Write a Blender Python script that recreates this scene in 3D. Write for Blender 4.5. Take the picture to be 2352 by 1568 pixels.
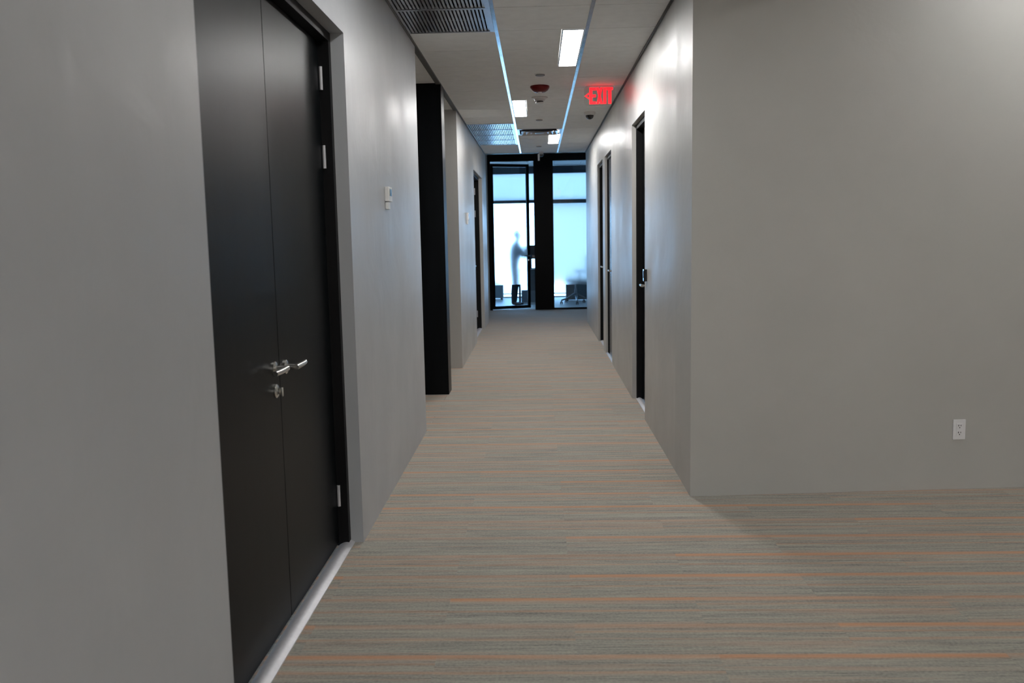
import bpy, bmesh, math, random
from mathutils import Vector, Matrix, Quaternion
random.seed(7)
for o in list(bpy.data.objects): bpy.data.objects.remove(o)
S = bpy.context.scene
C = S.collection

# ------------------------------------------------------------------ camera
H = 1.42
F_PX, YAW, PITCH, ROLL = 2000.0, 0.0309567, 0.119033, -0.018645
cam_d = bpy.data.cameras.new('camera'); cam = bpy.data.objects.new('camera', cam_d); C.objects.link(cam)
cam_d.sensor_width = 36.0; cam_d.lens = 36.0 * F_PX / 2352.0; cam_d.clip_start = 0.05; cam_d.clip_end = 300
cam_d.dof.use_dof = True; cam_d.dof.focus_distance = 5.2; cam_d.dof.aperture_fstop = 4.0
cy, sy, cp, sp = math.cos(YAW), math.sin(YAW), math.cos(PITCH), math.sin(PITCH)
fw = Vector((-sy*cp, cy*cp, -sp)); rt = Vector((cy, sy, 0)); up = rt.cross(fw)
cr, sr = math.cos(ROLL), math.sin(ROLL)
r2 = cr*rt + sr*up; u2 = -sr*rt + cr*up
M = Matrix.Identity(4)
for i in range(3):
    M[i][0] = r2[i]; M[i][1] = u2[i]; M[i][2] = -fw[i]
M[0][3], M[1][3], M[2][3] = 0, 0, H
cam.matrix_world = M
S.camera = cam

# ------------------------------------------------------------------ world / exposure
S.view_settings.view_transform = 'Standard'; S.view_settings.look = 'None'
S.view_settings.gamma = 1.0; S.view_settings.use_curve_mapping = False
S.view_settings.exposure = 0.0
W = bpy.data.worlds.new('overcast_sky'); S.world = W; W.use_nodes = True
wn = W.node_tree; bgn = wn.nodes['Background']
tc = wn.nodes.new('ShaderNodeTexCoord'); sx_ = wn.nodes.new('ShaderNodeSeparateXYZ'); rp = wn.nodes.new('ShaderNodeValToRGB')
wn.links.new(tc.outputs['Generated'], sx_.inputs[0]); wn.links.new(sx_.outputs[2], rp.inputs[0])
rp.color_ramp.elements[0].position = 0.0; rp.color_ramp.elements[0].color = (0.33, 0.58, 0.88, 1)
rp.color_ramp.elements[1].position = 1.0; rp.color_ramp.elements[1].color = (0.22, 0.52, 0.92, 1)
wn.links.new(rp.outputs[0], bgn.inputs[0]); bgn.inputs[1].default_value = 10.0
LIGHT_POWER = 71.0       # radiance of the ceiling light panels
NEAR_POWER = 32.0  # right-wall panel and the added fill panel mid open area
BACK_FILL_POWER = 112.0  # added fill panels behind the camera and at the open area's back
OVER_FILL_POWER = 26.0        # added fill panel overhead where the corridor starts
S.cycles.max_bounces = 10; S.cycles.diffuse_bounces = 5; S.cycles.glossy_bounces = 4
S.cycles.transmission_bounces = 8; S.cycles.transparent_max_bounces = 12
S.cycles.sample_clamp_indirect = 6.0

# ------------------------------------------------------------------ material helpers
def mat(name, col=(.5,.5,.5), rough=.5, metal=0.0, spec=.5, emit=None, estr=0, coat=0, trans=0, ior=1.45):
    m = bpy.data.materials.new(name); m.use_nodes = True
    b = m.node_tree.nodes['Principled BSDF']
    b.inputs['Base Color'].default_value = (*col, 1); b.inputs['Roughness'].default_value = rough
    b.inputs['Metallic'].default_value = metal; b.inputs['Specular IOR Level'].default_value = spec
    b.inputs['IOR'].default_value = ior
    b.inputs['Coat Weight'].default_value = coat; b.inputs['Transmission Weight'].default_value = trans
    if emit:
        b.inputs['Emission Color'].default_value = (*emit, 1); b.inputs['Emission Strength'].default_value = estr
    return m
def N(m, t): return m.node_tree.nodes.new(t)
def Lk(m, a, b): m.node_tree.links.new(a, b)
def add_noise(m, amt=.15, scale=6, stretch=(1,1,1), bump=0.0, bscale=40, bstretch=(1,1,1), bdist=.01):
    """procedural colour variation and relief in world/object space"""
    b = m.node_tree.nodes['Principled BSDF']; base = tuple(b.inputs['Base Color'].default_value)
    g = N(m,'ShaderNodeTexCoord')
    mp = N(m,'ShaderNodeMapping'); mp.inputs['Scale'].default_value = stretch; Lk(m, g.outputs['Object'], mp.inputs[0])
    n = N(m,'ShaderNodeTexNoise'); n.inputs['Scale'].default_value = scale; n.inputs['Detail'].default_value = 5
    Lk(m, mp.outputs[0], n.inputs['Vector'])
    r = N(m,'ShaderNodeValToRGB')
    r.color_ramp.elements[0].position = .3; r.color_ramp.elements[1].position = .7
    r.color_ramp.elements[0].color = tuple(c*(1-amt) for c in base[:3])+(1,)
    r.color_ramp.elements[1].color = tuple(min(1,c*(1+amt)) for c in base[:3])+(1,)
    Lk(m, n.outputs[0], r.inputs[0]); Lk(m, r.outputs[0], b.inputs['Base Color'])
    if bump:
        mp2 = N(m,'ShaderNodeMapping'); mp2.inputs['Scale'].default_value = bstretch; Lk(m, g.outputs['Object'], mp2.inputs[0])
        n2 = N(m,'ShaderNodeTexNoise'); n2.inputs['Scale'].default_value = bscale; n2.inputs['Detail'].default_value = 4
        Lk(m, mp2.outputs[0], n2.inputs['Vector'])
        bp = N(m,'ShaderNodeBump'); bp.inputs['Strength'].default_value = bump; bp.inputs['Distance'].default_value = bdist
        Lk(m, n2.outputs[0], bp.inputs['Height']); Lk(m, bp.outputs[0], b.inputs['Normal'])
    return m

def wall_material(name, col, rough=.42, spec=.5):
    m = mat(name, col, rough, spec=spec)
    b = m.node_tree.nodes['Principled BSDF']
    g = N(m,'ShaderNodeNewGeometry')
    # faint trowelled unevenness in colour
    n0 = N(m,'ShaderNodeTexNoise'); n0.inputs['Scale'].default_value = 1.3; n0.inputs['Detail'].default_value = 6; n0.inputs['Roughness'].default_value=.6
    Lk(m, g.outputs['Position'], n0.inputs['Vector'])
    r = N(m,'ShaderNodeValToRGB'); r.color_ramp.elements[0].position=.25; r.color_ramp.elements[1].position=.75
    r.color_ramp.elements[0].color = tuple(c*.94 for c in col)+(1,); r.color_ramp.elements[1].color = tuple(c*1.05 for c in col)+(1,)
    Lk(m, n0.outputs[0], r.inputs[0]); Lk(m, r.outputs[0], b.inputs['Base Color'])
    # roughness patches
    n1 = N(m,'ShaderNodeTexNoise'); n1.inputs['Scale'].default_value = 2.2; n1.inputs['Detail'].default_value = 5
    Lk(m, g.outputs['Position'], n1.inputs['Vector'])
    mr = N(m,'ShaderNodeMapRange'); mr.inputs[1].default_value=.3; mr.inputs[2].default_value=.7
    mr.inputs[3].default_value = rough-.06; mr.inputs[4].default_value = rough+.08
    Lk(m, n1.outputs[0], mr.inputs[0]); Lk(m, mr.outputs[0], b.inputs['Roughness'])
    # relief: broad trowel waves + distorted ridges + fine grain
    n2 = N(m,'ShaderNodeTexNoise'); n2.inputs['Scale'].default_value = 2.6; n2.inputs['Detail'].default_value = 3; n2.inputs['Distortion'].default_value = 1.2
    Lk(m, g.outputs['Position'], n2.inputs['Vector'])
    mp = N(m,'ShaderNodeMapping'); mp.inputs['Scale'].default_value=(1,1,.35); mp.inputs['Rotation'].default_value=(.35,0,0)
    Lk(m, g.outputs['Position'], mp.inputs[0])
    n3 = N(m,'ShaderNodeTexNoise'); n3.inputs['Scale'].default_value = 9; n3.inputs['Detail'].default_value = 5; n3.inputs['Distortion'].default_value = .6
    Lk(m, mp.outputs[0], n3.inputs['Vector'])
    n4 = N(m,'ShaderNodeTexNoise'); n4.inputs['Scale'].default_value = 160; n4.inputs['Detail'].default_value = 2
    Lk(m, g.outputs['Position'], n4.inputs['Vector'])
    b1 = N(m,'ShaderNodeBump'); b1.inputs['Strength'].default_value=.35; b1.inputs['Distance'].default_value=.012
    b2 = N(m,'ShaderNodeBump'); b2.inputs['Strength'].default_value=.30; b2.inputs['Distance'].default_value=.004
    b3 = N(m,'ShaderNodeBump'); b3.inputs['Strength'].default_value=.25; b3.inputs['Distance'].default_value=.0006
    Lk(m, n2.outputs[0], b1.inputs['Height']); Lk(m, n3.outputs[0], b2.inputs['Height']); Lk(m, n4.outputs[0], b3.inputs['Height'])
    Lk(m, b1.outputs[0], b2.inputs['Normal']); Lk(m, b2.outputs[0], b3.inputs['Normal']); Lk(m, b3.outputs[0], b.inputs['Normal'])
    return m

PY0, PW, PX0, PL = 3.308, .2365, -.365, .96      # carpet plank layout: row pitch and length, joints staggered by half
def carpet_material():
    m = mat('carpet', (.3,.27,.23), .95, spec=.25)
    b = m.node_tree.nodes['Principled BSDF']; b.inputs['Sheen Weight'].default_value=.25; b.inputs['Sheen Roughness'].default_value=.4
    nt = m.node_tree
    g = N(m,'ShaderNodeNewGeometry'); s = N(m,'ShaderNodeSeparateXYZ'); Lk(m, g.outputs['Position'], s.inputs[0])
    def mth(op, a, bb=None, c=None):
        n = N(m,'ShaderNodeMath'); n.operation = op
        for i, v in enumerate((a, bb, c)):
            if v is None: continue
            if isinstance(v,(int,float)): n.inputs[i].default_value = v
            else: Lk(m, v, n.inputs[i])
        return n.outputs[0]
    X, Y = s.outputs[0], s.outputs[1]
    # gentle waviness so that the lines are not ruler straight
    nw = N(m,'ShaderNodeTexNoise'); nw.inputs['Scale'].default_value=5; nw.inputs['Detail'].default_value=3; Lk(m, g.outputs['Position'], nw.inputs['Vector'])
    wob = mth('MULTIPLY', mth('SUBTRACT', nw.outputs[0], .5), .010)
    ry = mth('DIVIDE', mth('SUBTRACT', Y, PY0-PW), PW)            # row coordinate
    row = mth('FLOOR', ry)
    fy = mth('SUBTRACT', mth('ADD', ry, mth('DIVIDE', wob, PW)), row)   # 0 near edge .. 1 far edge
    par = mth('MULTIPLY', mth('MODULO', mth('ADD', row, 200.0), 2.0), .5)
    rx = mth('SUBTRACT', mth('DIVIDE', mth('SUBTRACT', X, PX0), PL), par)
    col = mth('FLOOR', rx)
    cmb = N(m,'ShaderNodeCombineXYZ'); Lk(m, row, cmb.inputs[0]); Lk(m, col, cmb.inputs[1])
    wn_ = N(m,'ShaderNodeTexWhiteNoise'); wn_.noise_dimensions='3D'; Lk(m, cmb.outputs[0], wn_.inputs['Vector'])
    rnd = wn_.outputs['Value']
    sc = N(m,'ShaderNodeSeparateColor'); Lk(m, wn_.outputs['Color'], sc.inputs[0])
    # stripes: noise stretched along X, offset per plank
    def stripe(xs, ys, detail, off):
        cb = N(m,'ShaderNodeCombineXYZ')
        Lk(m, mth('ADD', mth('MULTIPLY', X, xs), mth('MULTIPLY', rnd, 37.0+off)), cb.inputs[0])
        Lk(m, mth('ADD', mth('MULTIPLY', mth('ADD', Y, wob), ys), mth('MULTIPLY', rnd, 91.0+off)), cb.inputs[1]); cb.inputs[2].default_value = off
        n = N(m,'ShaderNodeTexNoise'); n.inputs['Scale'].default_value=1; n.inputs['Detail'].default_value=detail; n.inputs['Roughness'].default_value=.6
        Lk(m, cb.outputs[0], n.inputs['Vector']); return n.outputs[0]
    s1 = stripe(1.1, 38, 4, 0.0); s2 = stripe(4.0, 130, 5, 5.0); s3 = stripe(14, 190, 3, 11.0)
    nf = N(m,'ShaderNodeTexNoise'); nf.inputs['Scale'].default_value=95; nf.inputs['Detail'].default_value=3; Lk(m, g.outputs['Position'], nf.inputs['Vector'])
    mixv = mth('ADD', mth('MULTIPLY', mth('SUBTRACT', nf.outputs[0], .5), .28), mth('ADD', mth('ADD', mth('MULTIPLY', s1, .40), mth('MULTIPLY', s2, .35)), mth('MULTIPLY', s3, .25)))
    r = N(m,'ShaderNodeValToRGB'); e = r.color_ramp.elements
    e[0].position=.34; e[0].color=(.14,.142,.132,1)
    e[1].position=.70; e[1].color=(.43,.425,.37,1)
    for p,cc in ((.43,(.225,.224,.203,1)),(.50,(.300,.291,.255,1)),(.58,(.36,.348,.302,1))):
        q = e.new(p); q.color = cc
    Lk(m, mixv, r.inputs[0])
    # reddish bands
    sr_ = stripe(.7, 26, 3, 23.0)
    rr = N(m,'ShaderNodeMapRange'); rr.inputs[1].default_value=.50; rr.inputs[2].default_value=.68; rr.inputs[3].default_value=0; rr.inputs[4].default_value=.50; Lk(m, sr_, rr.inputs[0])
    # band just in front of the orange line is warmer too
    wb = N(m,'ShaderNodeMapRange'); wb.inputs[1].default_value=.62; wb.inputs[2].default_value=.98; wb.inputs[3].default_value=0; wb.inputs[4].default_value=.42; Lk(m, fy, wb.inputs[0])
    mx1 = N(m,'ShaderNodeMix'); mx1.data_type='RGBA'; Lk(m, mth('MAXIMUM', rr.outputs[0], mth('MULTIPLY', wb.outputs[0], sc.outputs[1])), mx1.inputs['Factor'])
    Lk(m, r.outputs[0], mx1.inputs['A']); mx1.inputs['B'].default_value=(.43,.29,.215,1)
    # thin orange threads: strong one at the far edge of most planks, weak ones inside
    def line(pos, width, amp):
        d = mth('ABSOLUTE', mth('SUBTRACT', fy, pos))
        q = N(m,'ShaderNodeMapRange'); q.inputs[1].default_value=0; q.inputs[2].default_value=width; q.inputs[3].default_value=1; q.inputs[4].default_value=0
        q.interpolation_type='SMOOTHSTEP'; Lk(m, d, q.inputs[0]); return mth('MULTIPLY', q.outputs[0], amp)
    breakup = N(m,'ShaderNodeMapRange'); breakup.inputs[1].default_value=.35; breakup.inputs[2].default_value=.65; breakup.inputs[3].default_value=.6; breakup.inputs[4].default_value=1; Lk(m, s2, breakup.inputs[0])
    strong = N(m,'ShaderNodeMapRange'); strong.inputs[1].default_value=.25; strong.inputs[2].default_value=.5; strong.inputs[3].default_value=.35; strong.inputs[4].default_value=.95; Lk(m, sc.outputs[0], strong.inputs[0])
    la = mth('MULTIPLY', line(.93, .13, .85), strong.outputs[0])
    lb = mth('MULTIPLY', line(.47, .065, .38), mth('GREATER_THAN', sc.outputs[2], .25))
    lc = mth('MULTIPLY', line(.72, .055, .30), mth('GREATER_THAN', sc.outputs[1], .35))
    ln = mth('MULTIPLY', mth('MAXIMUM', mth('MAXIMUM', la, lb), lc), breakup.outputs[0])
    mx2 = N(m,'ShaderNodeMix'); mx2.data_type='RGBA'; Lk(m, ln, mx2.inputs['Factor']); Lk(m, mx1.outputs['Result'], mx2.inputs['A'])
    mx2.inputs['B'].default_value=(.60,.26,.11,1)
    Lk(m, mx2.outputs['Result'], b.inputs['Base Color'])
    # loop pile relief
    n2 = N(m,'ShaderNodeTexNoise'); n2.inputs['Scale'].default_value=260; n2.inputs['Detail'].default_value=2; Lk(m, g.outputs['Position'], n2.inputs['Vector'])
    bp = N(m,'ShaderNodeBump'); bp.inputs['Strength'].default_value=.5; bp.inputs['Distance'].default_value=.002
    Lk(m, mth('ADD', n2.outputs[0], mth('MULTIPLY', s2, .8)), bp.inputs['Height']); Lk(m, bp.outputs[0], b.inputs['Normal'])
    return m

def clear_glass(name, tint=(.93,.97,1.0), refl=1.0):
    m = bpy.data.materials.new(name); m.use_nodes=True; nt=m.node_tree; nt.nodes.remove(nt.nodes['Principled BSDF'])
    out = nt.nodes['Material Output']
    t = N(m,'ShaderNodeBsdfTransparent'); t.inputs[0].default_value=(*tint,1)
    g = N(m,'ShaderNodeBsdfGlossy'); g.inputs['Roughness'].default_value=.02
    f = N(m,'ShaderNodeFresnel'); f.inputs[0].default_value=1.45
    x = N(m,'ShaderNodeMixShader'); Lk(m,f.outputs[0],x.inputs[0]); Lk(m,t.outputs[0],x.inputs[1]); Lk(m,g.outputs[0],x.inputs[2]); Lk(m,x.outputs[0],out.inputs[0])
    return m
def frosted(name):
    m = mat(name, (.97,.985,1.0), .27, trans=1.0, ior=1.33)
    return m
def shade_fabric(name):
    m = bpy.data.materials.new(name); m.use_nodes=True; nt=m.node_tree; nt.nodes.remove(nt.nodes['Principled BSDF'])
    out = nt.nodes['Material Output']
    t = N(m,'ShaderNodeBsdfTranslucent'); t.inputs[0].default_value=(.62,.66,.68,1)
    d = N(m,'ShaderNodeBsdfDiffuse'); d.inputs[0].default_value=(.7,.7,.7,1)
    g = N(m,'ShaderNodeNewGeometry'); mp = N(m,'ShaderNodeMapping'); mp.inputs['Scale'].default_value=(14,1,.6); Lk(m,g.outputs['Position'],mp.inputs[0])
    n = N(m,'ShaderNodeTexNoise'); n.inputs['Scale'].default_value=4; Lk(m,mp.outputs[0],n.inputs['Vector'])
    r = N(m,'ShaderNodeValToRGB'); r.color_ramp.elements[0].color=(.76,.76,.74,1); r.color_ramp.elements[1].color=(.82,.81,.79,1); Lk(m,n.outputs[0],r.inputs[0]); Lk(m,r.outputs[0],t.inputs[0])
    x = N(m,'ShaderNodeMixShader'); x.inputs[0].default_value=.22; Lk(m,t.outputs[0],x.inputs[1]); Lk(m,d.outputs[0],x.inputs[2]); Lk(m,x.outputs[0],out.inputs[0])
    return m

m_wall_cool = wall_material('wall_paint_grey', (.41,.427,.45), .40, spec=.55)
m_wall_warm = wall_material('wall_paint_greige', (.47,.468,.45), .45)
m_wall_cor = wall_material('wall_paint_corridor', (.45,.443,.425), .36, spec=.6)
m_carpet = carpet_material()
m_tile = add_noise(mat('ceiling_tile', (.90,.915,.91), .9, spec=.2), .03, 12, bump=.2, bscale=300, bdist=.001)
m_void = mat('plenum_grey', (.05,.05,.05), .9)
m_runner = add_noise(mat('runner_metal', (.47,.48,.48), .15, metal=1.0), .25, 9)
m_vent = add_noise(mat('vent_metal', (.44,.455,.475), .30, metal=.9), .06, 20)
m_vent_dark = mat('duct_black', (.012,.012,.016), .8)
m_trimd = add_noise(mat('wall_angle_dark', (.11,.11,.105), .6), .1, 20)
m_door = add_noise(mat('door_black', (.0028,.0036,.0045), .36, spec=.13), .25, 3, (6,6,.4), bump=.06, bscale=25, bstretch=(6,6,.3), bdist=.001)
m_frame = add_noise(mat('frame_black', (.003,.003,.0035), .5, spec=.25), .15, 20)
m_steel = add_noise(mat('brushed_steel', (.66,.65,.62), .24, metal=1.0), .06, 60, (1,1,6))
m_alu = add_noise(mat('threshold_aluminium', (.55,.55,.58), .5, metal=.5), .05, 50)
m_white = add_noise(mat('white_plastic', (.72,.72,.71), .4), .02, 30)
m_plate = add_noise(mat('outlet_white', (.78,.78,.80), .35), .02, 30)
m_slot = mat('slot_dark', (.03,.03,.03), .6)
m_screen = add_noise(mat('display_dark', (.04,.06,.07), .2), .1, 30)
m_red = add_noise(mat('strobe_red', (.11,.004,.004), .35, spec=.3), .05, 30)
m_lens = mat('dome_black', (.008,.008,.010), .08, spec=.8)
m_mullion = add_noise(mat('mullion_black', (.002,.002,.0026), .40, spec=.12), .15, 20)
m_door_reflect = add_noise(mat('door_reflect_blue', (.035,.04,.05), .22, spec=.7), .1, 4)  # black leaf with its daylight reflection put into a blue-grey base colour
m_light = mat('light_diffuser', (.9,.9,.9), .5, emit=(1.0,.985,.965), estr=LIGHT_POWER)
m_light2 = mat('light_diffuser_near', (.9,.9,.9), .5, emit=(1.0,.985,.965), estr=NEAR_POWER)
m_fill_back = mat('added_fill_back', (.9,.9,.9), .5, emit=(1.0,.985,.965), estr=BACK_FILL_POWER)
m_fill_over = mat('added_fill_overhead', (.9,.9,.9), .5, emit=(1.0,.985,.965), estr=OVER_FILL_POWER)
m_lightframe = mat('light_frame', (.75,.77,.8), .35)
m_exit = mat('exit_red', (.8,.02,.03), .5, emit=(1.0,.010,.016), estr=2.4)
m_acryl = clear_glass('clear_acrylic', (.93,.93,.92))
m_acryl_gleam = mat('acrylic_gleam', (.6,.6,.58), .3)
m_glass = clear_glass('clear_glass')
m_frost = frosted('frosted_film_glass')
m_shade = shade_fabric('roller_shade_fabric')
m_office = add_noise(mat('office_wall', (.5,.5,.5), .7), .03, 5)
m_officefloor = add_noise(mat('office_floor', (.42,.43,.43), .45), .1, 8, (1,6,1))
m_win = add_noise(mat('window_frame_dark', (.02,.022,.03), .4), .1, 20)
m_desk = add_noise(mat('desk_grey', (.10,.12,.13), .6), .1, 10)
m_cab = add_noise(mat('cabinet_grey', (.16,.19,.21), .5), .06, 10)
m_chair = add_noise(mat('chair_black_plastic', (.02,.022,.024), .4), .15, 30)
m_chrome = add_noise(mat('chair_base_metal', (.20,.21,.22), .3, metal=.9), .06, 40)
m_fabric = add_noise(mat('chair_fabric', (.04,.06,.09), .9), .2, 60)
m_skin = add_noise(mat('skin', (.42,.26,.18), .55), .05, 30)
m_shirt = add_noise(mat('shirt_dark', (.03,.05,.08), .85), .2, 30)
m_trous = add_noise(mat('trousers_dark', (.015,.018,.025), .9), .2, 40)
m_hair = add_noise(mat('hair_dark', (.012,.009,.008), .6), .3, 120)

# ------------------------------------------------------------------ mesh helpers
class MB:
    def __init__(s): s.b = bmesh.new()
    def box(s, x0,x1,y0,y1,z0,z1, bev=0):
        if x0>x1: x0,x1=x1,x0
        if y0>y1: y0,y1=y1,y0
        if z0>z1: z0,z1=z1,z0
        r = bmesh.ops.create_cube(s.b, size=1)['verts']
        for v in r:
            v.co = Vector(((x0+x1)/2+v.co.x*(x1-x0),(y0+y1)/2+v.co.y*(y1-y0),(z0+z1)/2+v.co.z*(z1-z0)))
        if bev:
            es = list({e for v in r for e in v.link_edges})
            bmesh.ops.bevel(s.b, geom=es, offset=bev, segments=2, affect='EDGES', profile=.6)
        return s
    def prism(s, pts, d0, d1, axis='z'):
        def P(a,b,d):
            return {'z':(a,b,d),'y':(a,d,b),'x':(d,a,b)}[axis]
        lo=[s.b.verts.new(P(a,b,d0)) for a,b in pts]; hi=[s.b.verts.new(P(a,b,d1)) for a,b in pts]
        n=len(pts); fs=[s.b.faces.new(lo), s.b.faces.new(hi)]
        for i in range(n): fs.append(s.b.faces.new((lo[i],lo[(i+1)%n],hi[(i+1)%n],hi[i])))
        return s
    def lathe(s, c, prof, axis='z', n=28, sgn=1):
        """prof = [(r, d)] along axis from centre c"""
        rings=[]
        for r,d in prof:
            d*=sgn
            if r<1e-5:
                p={'z':(0,0,d),'y':(0,d,0),'x':(d,0,0)}[axis]; rings.append([s.b.verts.new(Vector(c)+Vector(p))]); continue
            ring=[]
            for i in range(n):
                a=2*math.pi*i/n; u,v=r*math.cos(a),r*math.sin(a)
                p={'z':(u,v,d),'y':(u,d,v),'x':(d,u,v)}[axis]; ring.append(s.b.verts.new(Vector(c)+Vector(p)))
            rings.append(ring)
        for A,B in zip(rings,rings[1:]):
            for i in range(n):
                j=(i+1)%n
                if len(A)==1 and len(B)==1: continue
                if len(A)==1: s.b.faces.new((A[0],B[i],B[j]))
                elif len(B)==1: s.b.faces.new((A[i],A[j],B[0]))
                else: s.b.faces.new((A[i],A[j],B[j],B[i]))
        for R_ in (rings[0],rings[-1]):
            if len(R_)>1: s.b.faces.new(R_)
        return s
    def tube(s, pts, r, n=12):
        pts=[Vector(p) for p in pts]; rings=[]
        rs = r if isinstance(r,(list,tuple)) else [r]*len(pts)
        for k,p in enumerate(pts):
            d=(pts[min(k+1,len(pts)-1)]-pts[max(k-1,0)]).normalized()
            a=Vector((0,0,1)) if abs(d.z)<.9 else Vector((1,0,0))
            u=d.cross(a).normalized(); v=d.cross(u)
            rings.append([s.b.verts.new(p+rs[k]*(math.cos(2*math.pi*i/n)*u+math.sin(2*math.pi*i/n)*v)) for i in range(n)])
        for A,B in zip(rings,rings[1:]):
            for i in range(n): s.b.faces.new((A[i],A[(i+1)%n],B[(i+1)%n],B[i]))
        s.b.faces.new(rings[0]); s.b.faces.new(rings[-1]); return s
    def mesh(s, name, m):
        bmesh.ops.recalc_face_normals(s.b, faces=s.b.faces)
        me=bpy.data.meshes.new(name); s.b.to_mesh(me); s.b.free(); me.materials.append(m); return me
    def build(s, name, m, parent=None, smooth=False):
        me=s.mesh(name,m)
        if smooth:
            me.polygons.foreach_set('use_smooth',[True]*len(me.polygons))
            me.set_sharp_from_angle(angle=math.radians(38))
        o=bpy.data.objects.new(name,me); C.objects.link(o)
        if parent is not None:
            o.parent=parent
            o.matrix_parent_inverse = Matrix.Translation(-parent_loc(parent))
        return o
LOC={}
def parent_loc(p):
    return LOC.get(p.name, Vector((0,0,0)))
def struct(o):
    o['kind']='structure'; return o
def thing(name, label, cat, loc=(0,0,0), group=None):
    o=bpy.data.objects.new(name,None); C.objects.link(o); o.location=loc; o.empty_display_size=.1
    LOC[o.name]=Vector(loc); o['label']=label; o['category']=cat
    if group: o['group']=group
    return o
def tag(o,label,cat,group=None):
    o['label']=label; o['category']=cat
    if group: o['group']=group
    return o
def setting(name):
    o=bpy.data.objects.new(name,None); C.objects.link(o); o['kind']='structure'; o.empty_display_size=.1; return o

XL, XR, HC = -.843, .812, 2.779
YE = 14.5                # end of corridor walls / low ceiling
YG = 17.03               # glazed partition
YB = 20.6                # office window wall

# ------------------------------------------------------------------ shell
fl = MB().box(-4.2,6.2,-4,16.98,-.12,-.010).build('floor', m_void); struct(fl)
# carpet planks, one object each as far as they can be told apart
def clip_planks(y_lo, y_hi, xlo, xhi):
    out=[]
    k=math.floor((y_lo-(PY0-PW))/PW)
    while PY0-PW+k*PW < y_hi:
        ya=max(PY0-PW+k*PW,y_lo); yb=min(PY0+k*PW,y_hi)
        par=.5*((k+200)%2); j=-12
        while True:
            xa=PX0+(j+par)*PL; xb=xa+PL; j+=1
            if xa>xhi: break
            a,b_=max(xa,xlo),min(xb,xhi)
            if b_-a>.03 and yb-ya>.02: out.append((a,b_,ya,yb))
        k+=1
    return out
pl=[]
pl += clip_planks(1.90, 4.62, XL-.06, 3.30)
pl += clip_planks(4.62, 9.60, XL, XR+.05)
pl += clip_planks(6.32, 7.86, -1.36, XL)
mesh_cache={}
for (a,b_,ya,yb) in pl:
    key=(round(b_-a,3),round(yb-ya,3))
    if key not in mesh_cache:
        w,d=key; q=MB(); q.box(.0002,w-.0002,.0002,d-.0002,-.010,0)
        mesh_cache[key]=q.mesh('carpet_plank',m_carpet)
    o=bpy.data.objects.new('carpet_plank',mesh_cache[key]); C.objects.link(o); o.location=(a,ya,0); o.parent=fl
# remaining carpet where single planks can no longer be told apart
rest=MB()
rest.box(-4.2,6.2,-4,1.90,-.010,-.0005)
rest.box(3.30,6.2,1.90,5.0,-.010,-.0005)
rest.box(XR+.05,3.30,4.62,4.9,-.010,-.0005)
rest.box(-4.2,-1.36,1.9,9.6,-.010,-.0005); rest.box(-1.36,XL,7.86,9.6,-.010,-.0005); rest.box(-1.36,XL-.06,1.9,6.32,-.010,-.0005)
rest.box(-4.2,6.2,9.6,16.98,-.010,-.0005)
rest.box(XR+.05,1.4,4.9,9.6,-.010,-.0005)
ro=rest.build('carpet',m_carpet,fl); ro['kind']='stuff'

# left wall near the camera, with the tall double-door opening
D1=(2.22,3.96,2.33)
w=MB(); T=.26
w.box(XL-T,XL,-4,D1[0],0,HC+.3); w.box(XL-T,XL,D1[0],D1[1],D1[2],HC+.3); w.box(XL-T,XL,D1[1],6.32,0,HC+.3)
struct(w.build('wall_left',m_wall_cool))
D4=(11.85,13.62,2.335)
w=MB(); w.box(XL-T,XL,9.47,D4[0],0,HC+.3); w.box(XL-T,XL,D4[0],D4[1],D4[2],HC+.3); w.box(XL-T,XL,D4[1],YE+.25,0,HC+.3)
w.box(-4.2,XL-T,9.47,9.69,0,HC+.3)
struct(w.build('wall_left_far',m_wall_cor))
struct(MB().box(-4.2,-4.0,1.2,9.47,0,HC+.3).build('wall_left_passage',m_wall_cor))
struct(MB().box(-4.0,XL-T,6.12,6.32,0,HC+.3).build('wall_left_return',m_wall_cor))
# black steel pier in the passage
pb=MB().box(-2.4,-.829,7.85,8.09,0,HC,bev=.004).build('steel_pier',m_door)
tag(pb,'tall black wall pier with satin edge on the left side of the corridor','pier')
# right wall facing the camera (slightly out of square) and the corridor side
struct(MB().prism([(XR,4.64),(6.2,4.975),(6.2,5.17),(XR,5.17)],0,3.3).build('wall_right',m_wall_warm))
DA=(6.65,7.54,2.34); DB=(9.62,10.52,2.345); DC=(10.87,11.78,2.35)
w=MB(); seg=5.17
for d in (DA,DB,DC):
    w.box(XR,XR+T,seg,d[0],0,HC+.3); w.box(XR,XR+T,d[0],d[1],d[2],HC+.3); seg=d[1]
w.box(XR,XR+T,seg,YE,0,HC+.3)
struct(w.build('wall_right_corridor',m_wall_cor))
# open area around the camera: back and side walls (behind / beside the camera)
struct(MB().box(-4.2,6.4,-4.2,-4,0,3.3).build('wall_back',m_wall_warm))
struct(MB().box(6.2,6.4,-4,5.17,0,3.3).build('wall_open_area_right',m_wall_warm))
struct(MB().box(-3.1,-2.9,9.69,16.98,0,3.2).build('wall_cross_left',m_wall_cor))
struct(MB().box(3.4,3.6,YE-.2,16.98,0,3.2).build('wall_cross_right',m_wall_cor))
struct(MB().box(XR+T,3.5,YE-.2,YE,0,3.2).build('wall_cross_return',m_wall_cor))
struct(MB().box(-2.9,XL-T,YE+.05,YE+.25,0,3.2).build('wall_cross_return_left',m_wall_cor))

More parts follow.
